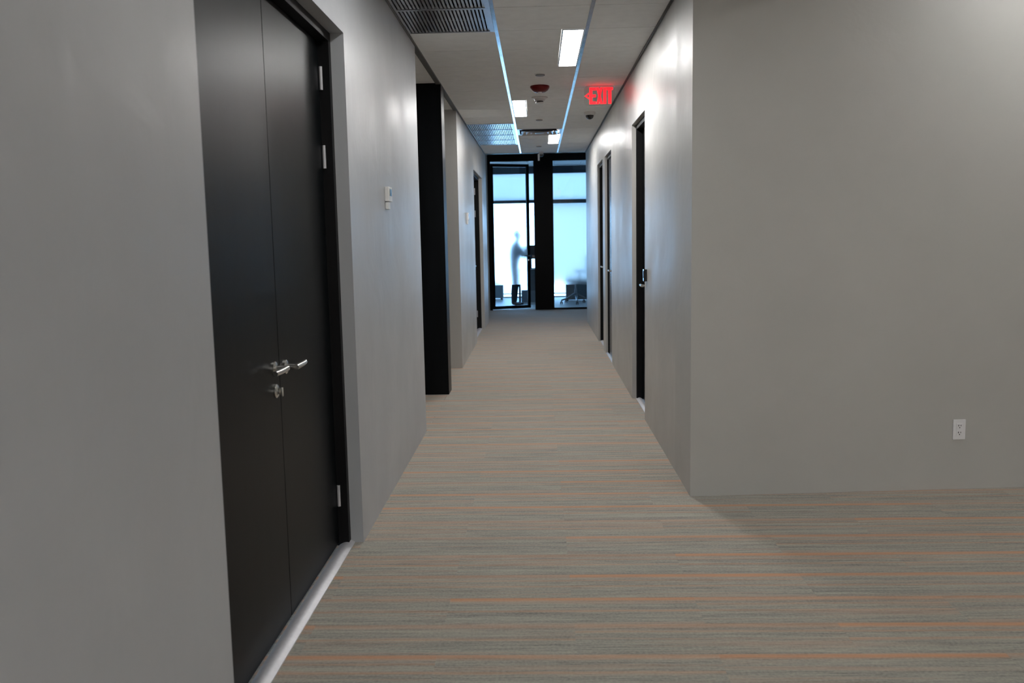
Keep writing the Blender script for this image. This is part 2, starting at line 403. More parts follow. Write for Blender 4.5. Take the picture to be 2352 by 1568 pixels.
# ------------------------------------------------------------------ ceiling
ce=MB()
ce.box(-4.2,1.76,-4,4.5,HC,HC+.05)                  # low ceiling over the camera
ce.box(1.76,6.2,-4,5.17,3.10,3.18); ce.box(1.74,1.76,-4,5.0,HC,3.12)   # raised part over the open area and its upstand
ce.box(XR+.001,1.76,4.5,5.17,HC,HC+.05)
ce.box(-3.0,3.5,YE+.03,YG+.1,3.03,3.10)              # cross passage
cei=struct(ce.build('ceiling',m_tile))
MB().box(-4.2,1.4,4.5,YE,HC+.055,HC+.10).build('slab',m_void,cei)   # dark slab above the tiles
struct(MB().box(XL,XR,YE-.02,YE+.03,HC-.004,3.10).build('trim_1',m_mullion))       # dark fascia where the low ceiling stops
cols=[(XL+.012,-.262),(-.238,.338),(.362,XR-.012)]
Yc0,Pc=5.970,.592
row_y=lambda k: Yc0+k*Pc
VENTS=[(0,-2),(0,-1),(0,8),(0,9),(0,10),(0,11)]
DIFF=(1,9)
LIGHTS=[(.186,.336,row_y(0)+.01,7.215),(-.236,-.092,row_y(5)+.0,10.10),(.175,.332,11.90,13.05)]
def sub(r,h):
    """rectangle r minus rectangle h -> list of rects"""
    x0,x1,y0,y1=r; a0,a1,b0,b1=h
    if a1<=x0 or a0>=x1 or b1<=y0 or b0>=y1: return [r]
    o=[]
    a0,a1,b0,b1=max(a0,x0),min(a1,x1),max(b0,y0),min(b1,y1)
    if a0-x0>.004: o.append((x0,a0,y0,y1))
    if x1-a1>.004: o.append((a1,x1,y0,y1))
    if b0-y0>.004: o.append((a0,a1,y0,b0))
    if y1-b1>.004: o.append((a0,a1,b1,y1))
    return o
for k in range(-3,15):
    y0,y1=row_y(k)+.0032,row_y(k+1)-.0032
    if k==14: y1=YE-.025
    if y0>YE-.03: break
    for c,(x0,x1) in enumerate(cols):
        if (c,k) in VENTS or (c,k)==DIFF: continue
        rs=[(x0,x1,y0,y1)]
        for lt in LIGHTS:
            nr=[]
            for r in rs: nr+=sub(r,(lt[0]-.004,lt[1]+.004,lt[2]-.004,lt[3]+.004))
            rs=nr
        q=MB()
        for r in rs: q.box(r[0],r[1],r[2],r[3],HC,HC+.02)
        q.build('ceiling_tile',m_tile,cei)
for k in range(-1,6):                                # tiles over the side passage
    y0,y1=row_y(k)+.03,row_y(k+1)+.026
    for x0,x1 in ((-1.45,-.872),(-2.04,-1.462)):
        MB().box(x0,x1,y0,y1,HC,HC+.02).build('ceiling_tile',m_tile,cei)
MB().box(-4,-2.05,5,9.5,HC,HC+.02).build('ceiling_infill',m_tile,cei)
for x in (-.25,.35):                                 # wide metal runners between the tile columns
    MB().box(x-.0115,x+.0115,4.2,YE-.02,HC-.0015,HC+.012).build('runner',m_runner,cei)
    # shallow centre slot lips
MB().box(-.872,XL+.0,6.32,9.47,HC-.012,HC+.012).build('runner',m_trimd,cei)
a=MB(); a.box(XL,XL+.012,4.2,YE-.02,HC-.012,HC+.01); struct(a.build('trim_2',m_trimd))
a=MB(); a.box(XR-.014,XR,4.64,YE-.02,HC-.012,HC+.01); struct(a.build('trim_3',m_trimd))

# return-air vents: frame, dark duct, lengthwise slats
slat_me=MB().prism([(-.0075,0),(-.0062,-.0030),(.0068,-.0030),(.0078,0),(.005,.012),(-.005,.012)],.012,Pc-.012,axis='y').mesh('slat',m_vent)
vl={-2:'grey slatted return grille touching the top edge of the picture, the nearest one',
    -1:'grey slatted return grille second from the camera, just in front of plain tiles',
    8:'pale slatted return grille in the far row of four, the one nearest the camera',
    9:'pale slatted return grille in the far row of four, second from the camera',
    10:'pale slatted return grille in the far row of four, third from the camera',
    11:'pale slatted return grille in the far row of four, closest to the glass wall'}
for (c,k) in VENTS:
    x0,x1=cols[c]; y0=row_y(k); y1=row_y(k+1)
    t=thing('ceiling_vent',vl[k],'vent',((x0+x1)/2,(y0+y1)/2,HC),'slatted ceiling grilles on the left of the corridor')
    f=MB(); f.box(x0,x1,y0+.001,y0+.014,HC-.006,HC+.01); f.box(x0,x1,y1-.014,y1-.001,HC-.006,HC+.01)
    f.box(x0,x0+.016,y0+.014,y1-.014,HC-.006,HC+.01); f.box(x1-.028,x1,y0+.014,y1-.014,HC-.006,HC+.01)
    f.build('frame',m_vent,t)
    MB().box(x0+.012,x1-.012,y0+.012,y1-.012,HC+.024,HC+.050).build('duct_opening',m_vent_dark,t)
    MB().box(x0+.016,x1-.03,(y0+y1)/2-.004,(y0+y1)/2+.004,HC+.002,HC+.016).build('cross_bar',m_vent,t)
    n=23
    for i in range(n):
        xx=x0+.030+(x1-x0-.066)*i/(n-1)
        o=bpy.data.objects.new('slat',slat_me); C.objects.link(o); o.parent=t
        o.location=Vector((xx,y0,HC+.002))-t.location
# supply diffuser
x0,x1=cols[1]; y0,y1=row_y(9)+.002,row_y(10)-.002
t=thing('air_diffuser','square metal supply diffuser of nested louvres in the middle ceiling row','diffuser',((x0+x1)/2,(y0+y1)/2,HC))
cx_,cy_=(x0+x1)/2,(y0+y1)/2
f=MB(); hw,hd=(x1-x0)/2,(y1-y0)/2
f.box(x0,x1,y0,y0+.03,HC-.004,HC+.006); f.box(x0,x1,y1-.03,y1,HC-.004,HC+.006); f.box(x0,x0+.03,y0+.03,y1-.03,HC-.004,HC+.006); f.box(x1-.03,x1,y0+.03,y1-.03,HC-.004,HC+.006)
f.build('frame',m_vent,t)
MB().box(x0+.02,x1-.02,y0+.02,y1-.02,HC+.045,HC+.05).build('duct_opening',m_vent_dark,t)
def louvre(h_out,h_in,zb,zt):
    q=MB(); b=q.b
    A=[b.verts.new((cx_+sx*h_out,cy_+sy_*h_out,zb)) for sx,sy_ in ((-1,-1),(1,-1),(1,1),(-1,1))]
    B=[b.verts.new((cx_+sx*h_in,cy_+sy_*h_in,zt)) for sx,sy_ in ((-1,-1),(1,-1),(1,1),(-1,1))]
    A2=[b.verts.new((v.co.x,v.co.y,v.co.z+.003)) for v in A]; B2=[b.verts.new((v.co.x,v.co.y,v.co.z+.003)) for v in B]
    for i in range(4):
        j=(i+1)%4
        b.faces.new((A[i],A[j],B[j],B[i])); b.faces.new((A2[i],A2[j],B2[j],B2[i])); b.faces.new((A[i],A[j],A2[j],A2[i])); b.faces.new((B[i],B[j],B2[j],B2[i]))
    return q
for ho,hi in ((.235,.185),(.175,.125),(.115,.065)):
    louvre(ho,hi,HC-.022,HC+.02).build('louvre',m_vent,t)
MB().box(cx_-.055,cx_+.055,cy_-.055,cy_+.055,HC-.022,HC-.012,bev=.003).build('centre_plate',m_vent,t)

# ceiling light panels
ll=['nearest glowing light panel, long white strip right of the corridor centre','middle glowing light panel on the left of the ceiling centre line','farthest glowing light panel, small and close to the glass wall']
for i,(a0,a1,b0,b1) in enumerate(LIGHTS):
    t=thing('ceiling_light',ll[i],'light',((a0+a1)/2,(b0+b1)/2,HC),'glowing light panels in the corridor ceiling')
    f=MB(); e=.009
    f.box(a0,a1,b0,b0+e,HC-.005,HC+.02); f.box(a0,a1,b1-e,b1,HC-.005,HC+.02); f.box(a0,a0+e,b0+e,b1-e,HC-.005,HC+.02); f.box(a1-e,a1,b0+e,b1-e,HC-.005,HC+.02)
    f.build('frame',m_lightframe,t)
    MB().box(a0+e,a1-e,b0+e,b1-e,HC-.002,HC+.015).build('diffuser',m_light,t)
# unseen panels added outside the picture as fill; the right-wall one is inferred
nl=[('unseen fill panel added above the near double door where the corridor starts, overhead',(-.24,-.09,3.02,4.2,HC)),
    ('unseen fill panel added in the ceiling behind the camera',(-.1,.1,-3.2,-1.9,HC)),
    ('ceiling light panel in the raised ceiling by the right-hand wall',(2.62,2.86,3.75,4.35,3.10)),
    ('unseen fill panel added in the raised ceiling, middle of the open area',(3.4,3.6,-.4,.8,3.10)),
    ('unseen fill panel added in the raised ceiling, back of the open area',(3.4,3.6,-3.0,-1.8,3.10))]
for lb,(a0,a1,b0,b1,z) in nl:
    t=thing('ceiling_light',lb,'light',((a0+a1)/2,(b0+b1)/2,z),'light panels over the open area')
    f=MB(); e=.009
    f.box(a0-e,a1+e,b0-e,b0,z-.012,z); f.box(a0-e,a1+e,b1,b1+e,z-.012,z); f.box(a0-e,a0,b0,b1,z-.012,z); f.box(a1,a1+e,b0,b1,z-.012,z)
    f.build('frame',m_lightframe,t)
    MB().box(a0,a1,b0,b1,z-.010,z-.001).build('diffuser',m_fill_over if 'starts' in lb else (m_fill_back if ('behind' in lb or 'back' in lb) else m_light2),t)

# round ceiling fittings
for y,lb in ((7.55,'flat grey sprinkler cap on the ceiling, the nearest of three'),(10.40,'flat grey sprinkler cap on the ceiling beside the middle light panel'),(13.40,'flat grey sprinkler cap on the ceiling, the farthest by the glass wall')):
    t=thing('sprinkler_cap',lb,'sprinkler',(.045,y,HC),'concealed sprinkler caps')
    MB().lathe((.045,y,HC),[(.052,0),(.052,.003),(.044,.006)],sgn=-1).build('flange',m_tile,t,True)
    MB().lathe((.045,y,HC),[(.040,.006),(.040,.012),(.036,.014),(0,.0145)],sgn=-1).build('cover_plate',add_noise(mat('cap_grey',(.22,.215,.21),.5),.05,20) if y<8 else bpy.data.materials['cap_grey'],t,True)
t=thing('fire_alarm_strobe','dark red round fire alarm strobe on the ceiling','alarm',(.044,8.14,HC))
MB().lathe((.044,8.14,HC),[(.086,0),(.088,.006),(.086,.018),(.074,.038),(.052,.052),(.030,.056),(0,.057)],sgn=-1,n=40).build('housing',m_red,t,True)
MB().lathe((.044,8.125,HC-.055),[(.018,0),(.018,.010),(.012,.015),(0,.016)],sgn=-1,n=20).build('lens',m_white,t,True)
t=thing('smoke_detector','white cone-shaped smoke detector on the ceiling behind the red strobe','detector',(.044,8.78,HC))
MB().lathe((.044,8.78,HC),[(.080,0),(.080,.008),(.070,.014),(.056,.018),(.050,.036)],sgn=-1,n=36).build('base',m_white,t,True)
MB().lathe((.044,8.78,HC),[(.036,.036),(.036,.050)],sgn=-1,n=24).build('vent_ring',m_slot,t,True)
MB().lathe((.044,8.78,HC),[(.044,.050),(.044,.056),(.030,.062),(0,.063)],sgn=-1,n=36).build('cap',m_white,t,True)
t=thing('dome_camera','small dome security camera with black bubble on the ceiling past the exit sign','camera',(.600,9.88,HC))
MB().lathe((.600,9.88,HC),[(.064,0),(.064,.022),(.058,.034),(.048,.036)],sgn=-1,n=32).build('housing',m_white,t,True)
MB().lathe((.600,9.88,HC-.034),[(.045,0),(.044,.015),(.038,.030),(.025,.042),(.010,.047),(0,.048)],sgn=-1,n=28).build('bubble',m_lens,t,True)
# camera hanging at the end of the corridor ceiling
t=thing('security_camera','small white bracket-mounted security camera hanging in front of the black frame','camera',(.085,14.36,HC))
MB().box(.048,.118,14.31,14.41,HC-.028,HC,bev=.006).build('mount',m_white,t)
MB().lathe((.085,14.36,HC-.028),[(.030,0),(.033,.014),(.031,.030),(.020,.044),(0,.050)],sgn=-1,n=24).build('camera_head',m_lens,t,True)
MB().lathe((.085,14.36,HC-.034),[(.036,0),(.038,.008),(.036,.014)],sgn=-1,n=24).build('ring',m_chrome,t,True)
MB().box(.030,.058,14.33,14.38,HC-.135,HC-.03,bev=.004).build('junction_box',m_white,t)

# exit sign: clear edge-lit panel with red letters
t=thing('exit_sign','clear hanging exit sign with glowing red letters and left-pointing chevron','sign',(.588,8.2,HC))
def rrect(x0,x1,z0,z1,r,n=5):
    p=[]
    for cx,cz,a0 in ((x1-r,z1-r,0),(x0+r,z1-r,90),(x0+r,z0+r,180),(x1-r,z0+r,270)):
        for i in range(n+1):
            a=math.radians(a0+90*i/n); p.append((cx+r*math.cos(a),cz+r*math.sin(a)))
    return p
MB().prism(rrect(.449,.728,2.606,2.772,.022),8.197,8.203,axis='y').build('clear_panel',m_acryl,t)
MB().box(.4478,.4505,8.196,8.204,2.628,2.700).build('edge_gleam',m_acryl_gleam,t)  # pale bar paints the gleam along the panel's left edge
MB().box(.47,.71,8.185,8.215,HC-.010,HC,bev=.002).build('canopy',m_lightframe,t)
zb,zt=2.616,2.762
def letter(name,polys):
    q=MB()
    for p in polys: q.prism(p,8.188,8.1965,axis='y')
    q.build(name,m_exit,t)
def R4(x0,x1,z0,z1): return [(x0,z0),(x1,z0),(x1,z1),(x0,z1)]
bh=.023
letter('letter_e',[R4(.496,.523,zb,zt),R4(.523,.556,zt-bh,zt),R4(.523,.556,(zb+zt)/2-.012,(zb+zt)/2+.012),R4(.523,.556,zb,zb+bh)])
letter('letter_x',[[(.559,zt),(.582,zt),(.618,zb),(.595,zb)],[(.595,zt),(.617,zt),(.583,zb),(.560,zb)]])
letter('letter_i',[R4(.623,.650,zb,zt)])
letter('letter_t',[R4(.653,.711,zt-bh,zt),R4(.668,.696,zb,zt-bh)])
zm=(zb+zt)/2
letter('chevron',[[(.452,zm),(.466,zm),(.492,zm+.014),(.492,zm+.030)],[(.452,zm),(.466,zm),(.492,zm-.014),(.492,zm-.030)]])

# ------------------------------------------------------------------ doors
def lever(parent, side, X, y, z, dirn, L=.125, material=None, nk=.050):
    """lever handle on face plane X (normal points to corridor), dirn = +-1 along Y"""
    m=material or m_steel; n=-side            # n: towards corridor centre
    q=MB()
    q.lathe((X,y,z),[(.026,0),(.026,.006),(.022,.009)],axis='x',sgn=n,n=24)
    q.lathe((X+n*.009,y,z),[(.0105,0),(.0105,nk)],axis='x',sgn=n,n=16)
    d=nk+.009
    q.tube([(X+n*d,y-dirn*.010,z),(X+n*d,y+dirn*.02,z),(X+n*(d+.001),y+dirn*.07,z),(X+n*(d-.003),y+dirn*L,z)],[.0105,.0110,.0105,.0100],n=16)
    return q.build('lever_handle',m,parent,True)
def cylinder_lock(parent, side, X, y, z, turn=True):
    n=-side; q=MB()
    q.lathe((X,y,z),[(.025,0),(.025,.007),(.020,.011),(.012,.012),(.012,.018)],axis='x',sgn=n,n=24)
    if turn: q.box(X+n*.018,X+n*.030,y-.006,y+.006,z-.020,z+.014,bev=.003)
    return q.build('lock_cylinder',m_steel,parent,True)
def hinge(parent, side, X, y, z0, z1):
    n=-side; q=MB(); q.tube([(X+n*.008,y,z0),(X+n*.008,y,z1)],.008,n=12)
    return q.build('hinge',m_alu,parent,True)
def door(name, side, X0, y0,y1,zt, leafs, rec=.107, leafmat=None, levers=(), locks=(), hinges=(), frame_w=.04, sill=True, fo=.060, so=.040, nk=.050):
    d=setting(name); n=side
    Xf=X0+n*fo; Xl=X0+n*rec
    f=MB(); f.box(Xf,X0+n*.19,y0,y0+frame_w,0,zt-.001); f.box(Xf,X0+n*.19,y1-frame_w,y1,0,zt-.001); f.box(Xf,X0+n*.19,y0+frame_w,y1-frame_w,zt-frame_w,zt-.001)
    f.build('door_frame',m_frame,d)
    if sill:
        # half-round aluminium threshold
        w0,w1=X0+n*so,X0+n*(rec-.003)
        xs=[w0+(w1-w0)*i/8 for i in range(9)]
        pts=[(w0,0)]+[(x,.004+.012*math.sin(math.pi*i/8)) for i,x in enumerate(xs)]+[(w1,0)]
        MB().prism(pts,y0+.002,y1-.002,axis='y').build('threshold',m_alu,d,True)
    a,b=y0+frame_w,y1-frame_w
    edges=[a]+[e for e in leafs]+[b]
    lv=[]
    for i in range(len(edges)-1):
        lf=MB().box(Xl,Xl+n*.045,edges[i]+.0022,edges[i+1]-.0022,.014,zt-frame_w-.003,bev=.0012).build('door_leaf',leafmat or m_door,d)
        lv.append(lf)
    for (li,y,z,dr) in levers: lever(lv[li],side,Xl,y,z,dr,nk=nk)
    for (li,y,z) in locks: cylinder_lock(lv[li],side,Xl,y,z)
    for (li,y,z0,z1) in hinges: hinge(lv[li],side,Xl,y,z0,z1)
    return d
# near double door on the left
door('door_1',-1,XL,D1[0],D1[1],D1[2],[3.125],
     levers=[(0,3.060,.968,-1),(1,3.195,.955,1)],locks=[(0,3.060,.887)],nk=.036,
     hinges=[(1,3.918,2.08,2.18),(1,3.918,1.74,1.84),(1,3.918,.19,.29)])
# small key hanging from the lock
door('door_2',1,XR,*DA,[],rec=.085,fo=.035,so=.030,nk=.085,levers=[(0,6.752,1.03,1)],locks=[(0,6.752,.955)])
door('door_3',1,XR,*DB,[],rec=.040,fo=.026,so=.006,leafmat=m_door_reflect,levers=[(0,9.72,1.03,1)])
door('door_4',1,XR,*DC,[],rec=.080,fo=.026,so=.024,nk=.080,levers=[(0,10.97,1.03,1)])
door('door_5',-1,XL,*D4,[12.74],rec=.12,fo=.050,nk=.09,levers=[(0,12.05,1.03,1)],hinges=[(1,13.57,2.08,2.18),(1,13.57,1.74,1.84),(1,13.57,.19,.29)])

# ------------------------------------------------------------------ wall fittings
t=thing('thermostat','white wall thermostat with dark display on the left wall past the near double door','thermostat',(XL,4.93,1.65))
MB().box(XL,XL+.024,4.880,4.985,1.632,1.712,bev=.003).build('body',m_white,t)
MB().box(XL+.024,XL+.026,4.905,4.965,1.662,1.700).build('display',m_screen,t)
MB().box(XL,XL+.018,4.885,4.945,1.588,1.627,bev=.003).build('sensor',m_white,t)
t=thing('thermostat','small white wall thermostat beside the far left door','thermostat',(XL,10.62,1.65))
MB().box(XL,XL+.024,10.50,10.61,1.632,1.722,bev=.003).build('body',m_white,t)
MB().box(XL+.024,XL+.026,10.53,10.59,1.665,1.705).build('display',m_screen,t)
MB().box(XL,XL+.018,10.505,10.57,1.585,1.627,bev=.003).build('sensor',m_white,t)
t=thing('card_reader','small black card reader on the wall beside the nearest right-hand door','reader',(XR,6.57,1.12))
MB().box(XR-.024,XR,6.515,6.575,1.075,1.165,bev=.003).build('body',m_lens,t)
MB().box(XR-.026,XR-.024,6.528,6.562,1.10,1.155).build('face',m_screen,t)
# duplex outlet on the facing wall (wall is turned a few degrees)
ang=math.atan2(.335,5.388)
ox,oz=2.284,.3345; oy=4.64+(ox-XR)*math.tan(ang)
t=thing('wall_outlet','white duplex power outlet low on the right-hand wall','outlet',(ox,oy,oz)); t.rotation_euler=(0,0,ang)
def local(mb,name,m,parent,smooth=False):
    me=mb.mesh(name,m)
    o=bpy.data.objects.new(name,me); C.objects.link(o); o.parent=parent; return o
local(MB().box(-.0345,.0345,-.008,0,-.0555,.0555,bev=.0028),'cover_plate',m_plate,t)
local(MB().box(-.017,.017,-.0095,-.006,-.035,.035,bev=.0008),'insert',m_plate,t)
for zc in (.018,-.020):
    rc=local(MB().box(-.014,.014,-.0105,-.009,zc-.014,zc+.014,bev=.0005),'receptacle',m_plate,t)
    for sxx,zz,ww,hh in ((-.0065,.005,.0018,.0045),(.0065,.005,.0015,.0038),(0,-.0065,.0024,.0026)):
        local(MB().box(sxx-ww,sxx+ww,-.0112,-.010,zc+zz-hh,zc+zz+hh),'slot',m_slot,rc)

# ------------------------------------------------------------------ glazed partition (black storefront)
part=setting('wall_end')
zt=2.866
MB().box(-.945,1.75,YG,YG+.09,zt,3.03).build('header',m_mullion,part)
MB().box(-.055,.318,YG-.02,YG+.16,0,zt).build('wide_post',m_mullion,part)
MB().box(-.945,-.890,YG,YG+.09,0,zt).build('jamb',m_mullion,part)
MB().box(.318,1.70,YG+.01,YG+.08,0,.035).build('bottom_rail',m_mullion,part)
MB().box(1.65,1.75,YG,YG+.09,.035,zt).build('jamb',m_mullion,part)
MB().box(-2.9,-.945,YG,YG+.12,0,3.03).build('side_panel',m_wall_cor,part)
MB().box(1.75,3.4,YG,YG+.12,0,3.03).build('side_panel',m_wall_cor,part)
MB().box(-.89,-.055,YG-.005,YG+.10,-.004,.010,bev=.003).build('sill_plate',m_alu,part)
win=setting('window_1')
MB().box(.318,1.65,YG+.040,YG+.046,.035,.482).build('clear_pane',m_glass,win)
MB().box(.318,1.65,YG+.040,YG+.046,2.035,zt).build('clear_pane',m_glass,win)
MB().box(.318,1.65,YG+.040,YG+.046,.482,2.035).build('frosted_pane',m_frost,win)
# hinged glass leaf, ajar into the office
gd=setting('door_6'); th=math.radians(22)
hx=-.888
def lx(u,dy=0): return (hx+u*math.cos(th)-dy*math.sin(th)*-1*-1, YG+.03+u*math.sin(th)+dy*math.cos(th))
def slab(u0,u1,z0,z1,d0,d1,name,m,parent,bev=0):
    q=MB(); q.box(u0,u1,d0,d1,z0,z1,bev=bev); me=q.mesh(name,m)
    o=bpy.data.objects.new(name,me); C.objects.link(o); o.parent=parent; return o
piv=gd; piv.location=(hx,YG+.03,0); piv.rotation_euler=(0,0,th)
WL=.80; ZD=2.835
slab(0,.055,.015,ZD,0,.045,'hinge_stile',m_mullion,gd); slab(WL-.055,WL,.015,ZD,0,.045,'lock_stile',m_mullion,gd)
slab(.055,WL-.055,ZD-.06,ZD,0,.045,'top_rail',m_mullion,gd); slab(.055,WL-.055,.015,.075,0,.045,'bottom_rail',m_mullion,gd)
slab(.055,WL-.055,.075,.490,.018,.024,'clear_pane',m_glass,gd)
slab(.055,WL-.055,1.985,ZD-.06,.018,.024,'clear_pane',m_glass,gd)
slab(.055,WL-.055,.490,1.985,.018,.024,'frosted_pane',m_frost,gd)
q=MB(); q.lathe((WL-.028,0,1.05),[(.024,0),(.024,.008),(.010,.009),(.010,.05)],axis='y',sgn=-1,n=20); q.tube([(WL-.02,-.05,1.05),(WL-.08,-.052,1.05),(WL-.15,-.048,1.05)],.009,n=10)
local(q,'lever_handle',m_steel,gd); q=MB(); q.lathe((WL-.028,0,.965),[(.022,0),(.022,.008),(.012,.012)],axis='y',sgn=-1,n=20); local(q,'lock_cylinder',m_steel,gd)
q=MB(); q.lathe((WL-.028,.045,1.05),[(.024,0),(.024,.008),(.010,.009),(.010,.05)],axis='y',n=20); q.tube([(WL-.02,.095,1.05),(WL-.08,.097,1.05),(WL-.15,.093,1.05)],.009,n=10)
local(q,'lever_handle',m_steel,gd)

# ------------------------------------------------------------------ office behind the glass
struct(MB().box(-3.2,3.6,16.98,YB+.3,-.12,0).build('floor_office',m_officefloor))
oc=struct(MB().box(-3.2,3.6,YG+.12,YB+.3,3.075,3.12).build('ceiling_office',m_office))
for i in range(11):
    for j in range(6):
        xa=-3.2+.6*i; ya=YG+.14+.6*j; yb_=min(ya+.594,YB)
        if yb_-ya<.05: continue
        MB().box(xa+.003,xa+.597,ya,yb_,3.055,3.075).build('ceiling_tile',m_office,oc)
struct(MB().box(-3.3,-3.2,YG+.12,YB+.3,0,3.075).build('wall_office_left',m_office))
struct(MB().box(3.6,3.7,YG+.12,YB+.3,0,3.075).build('wall_office_right',m_office))
wb=setting('window_2')
MB().box(-3.2,3.6,YB,YB+.15,2.945,3.054).build('header',m_win,wb)
MB().box(-3.2,3.6,YB,YB+.10,2.205,2.268).build('transom',m_win,wb)
MB().box(-3.2,3.6,YB,YB+.12,0,.022).build('sill',m_win,wb)
MB().box(-3.2,3.6,YB+.02,YB+.06,.075,.098).build('low_rail',m_win,wb)
for x in (-3.15,-1.55,.08,1.72,3.55): MB().box(x-.025,x+.025,YB,YB+.10,.022,2.205).build('mullion',m_win,wb); MB().box(x-.025,x+.025,YB,YB+.10,2.268,2.945).build('mullion',m_win,wb)
for xa,xb in ((-3.125,-1.575),(-1.525,.055),(.105,1.695),(1.745,3.525)):
    MB().box(xa,xb,YB+.035,YB+.041,.098,2.205).build('pane',m_glass,wb); MB().box(xa,xb,YB+.035,YB+.041,2.268,2.945).build('pane',m_glass,wb)
def shade(x0,x1,zb,lb,ztop=3.015):
    t=thing('roller_shade',lb,'shade',((x0+x1)/2,YB-.06,zb),'roller shades on the office windows')
    MB().box(x0,x1,YB-.11 if ztop>3 else YB-.075,YB-.01,ztop-(.14 if ztop>3 else .022),ztop,bev=.004).build('cassette',m_win,t)
    MB().box(x0+.01,x1-.01,YB-.052,YB-.050,zb+.012,ztop-(.14 if ztop>3 else .022)).build('fabric',m_shade,t)
    MB().box(x0+.01,x1-.01,YB-.058,YB-.044,zb,zb+.012,bev=.002).build('hem_bar',m_win if zb>2 else m_chrome,t)
shade(-3.15,-1.56,2.262,'pale roller shade over the upper office window, far left behind the wall')
shade(-1.54,.07,2.262,'pale roller shade over the upper office window, seen through the half-open glass door')
shade(.09,1.71,2.262,'pale roller shade over the upper office window, seen through the fixed glass pane')
shade(1.73,3.55,2.262,'pale roller shade over the upper office window, hidden far right')
shade(.09,1.71,.33,'long pale shade below the transom, seen as a blue area behind the fixed frosted pane',2.208)
shade(1.73,3.55,.33,'long pale shade below the transom at the far right of the office',2.208)

# low cabinet by the window
t=thing('low_cabinet','low grey-blue cabinet at the office window, seen under the frosted film on the left','cabinet',(-1.2,20.1,0))
MB().box(-1.65,-.80,19.95,20.35,.04,.42,bev=.004).build('body',m_cab,t)
MB().box(-1.66,-.79,19.94,20.36,.42,.44,bev=.003).build('top',m_cab,t)
for a_,b_ in ((-1.64,-1.23),(-1.22,-.81)): MB().box(a_,b_,19.935,19.95,.06,.405,bev=.002).build('door',m_cab,t)
for x in (-1.62,-.84): MB().box(x-.02,x+.02,19.98,20.32,0,.04).build('foot',m_win,t)
# work table with thin legs
t=thing('work_table','office work table with thin dark legs behind the half-open glass door','table',(.05,18.8,0))
MB().box(-.41,.30,18.36,19.15,.715,.745,bev=.003).build('tabletop',m_desk,t)
for x in (-.39,.28):
    for y in (18.38,19.12): MB().box(x-.016,x+.016,y-.016,y+.016,0,.715).build('leg',m_win,t)
MB().box(-.17,.26,18.80,18.815,.27,.715,bev=.002).build('modesty_panel',m_desk,t)
t=thing('monitor','dark desktop monitor on the work table, a blurred shape behind the frosted door','monitor',(-.14,18.7,.745))
MB().box(-.34,.05,18.66,18.69,.955,1.245,bev=.004).build('screen',m_chair,t)
MB().box(-.165,-.125,18.69,18.715,.76,1.10,bev=.003).build('stand',m_chair,t)
MB().box(-.25,-.04,18.60,18.78,.745,.760,bev=.003).build('base',m_chair,t)
# small drawer unit under the table
t=thing('drawer_unit','low grey drawer unit on the floor under the work table','drawer unit',(-.16,18.95,0))
MB().box(-.36,.02,18.83,19.06,.012,.275,bev=.004).build('body',m_cab,t)
dr=MB().box(-.352,.012,18.820,18.83,.150,.268,bev=.002).build('drawer',m_cab,t); MB().box(-.20,-.13,18.808,18.820,.208,.216).build('handle',m_chrome,dr)
dr=MB().box(-.352,.012,18.820,18.83,.020,.145,bev=.002).build('drawer',m_cab,t); MB().box(-.20,-.13,18.808,18.820,.082,.090).build('handle',m_chrome,dr)
for x in (-.33,-.01): MB().box(x-.012,x+.012,18.85,19.04,0,.012).build('foot',m_win,t)
# low unit at the right
t=thing('low_unit','dark grey low storage unit standing behind the swivel chair','cabinet',(1.1,19.4,0))
MB().box(.62,1.70,19.20,19.65,.03,.46,bev=.004).build('body',m_desk,t)
MB().box(.60,1.72,19.18,19.67,.46,.48,bev=.003).build('top',m_desk,t)
for a_,b_ in ((.63,1.155),(1.165,1.69)): MB().box(a_,b_,19.185,19.20,.045,.45,bev=.002).build('door',m_desk,t)
for x in (.65,1.67): MB().box(x-.02,x+.02,19.22,19.62,0,.03).build('foot',m_win,t)
# swivel chair
cxx,cyy=.80,18.46
t=thing('swivel_chair','swivel office chair on a five-star caster base behind the fixed glass pane','chair',(cxx,cyy,0))
for k in range(5):
    a=math.radians(200+72*k); dx,dy=math.cos(a),math.sin(a)
    sp_=MB().tube([(cxx+.03*dx,cyy+.03*dy,.20),(cxx+.10*dx,cyy+.10*dy,.165),(cxx+.20*dx,cyy+.20*dy,.115),(cxx+.33*dx,cyy+.33*dy,.085)],[.030,.024,.020,.016],n=10).build('base_arm',m_chrome,t,True)
    q=MB(); px,py=cxx+.33*dx,cyy+.33*dy
    for s in (-1,1): q.lathe((px+s*.006,py,.029),[(.010,0),(.029,.003),(.029,.018),(.022,.021)],axis='x',sgn=s,n=18)
    q.tube([(px,py,.035),(px,py,.085)],.008,n=8); q.build('caster',m_chair,sp_,True)
MB().tube([(cxx,cyy,.17),(cxx,cyy,.30),(cxx,cyy,.30),(cxx,cyy,.42)],[.028,.028,.018,.018],n=14).build('gas_lift',m_chrome,t,True)
MB().box(cxx-.09,cxx+.09,cyy-.09,cyy+.09,.41,.45,bev=.01).build('seat_plate',m_chair,t)
MB().box(cxx-.24,cxx+.24,cyy-.24,cyy+.24,.45,.52,bev=.025).build('seat',m_fabric,t,True)
MB().tube([(cxx+.05,cyy+.10,.43),(cxx+.20,cyy+.15,.44),(cxx+.29,cyy+.12,.60),(cxx+.27,cyy+.10,.80)],.016,n=10).build('back_support',m_chair,t,True)
MB().box(cxx+.235,cxx+.275,cyy-.21,cyy+.21,.60,1.02,bev=.018).build('backrest',m_fabric,t,True)
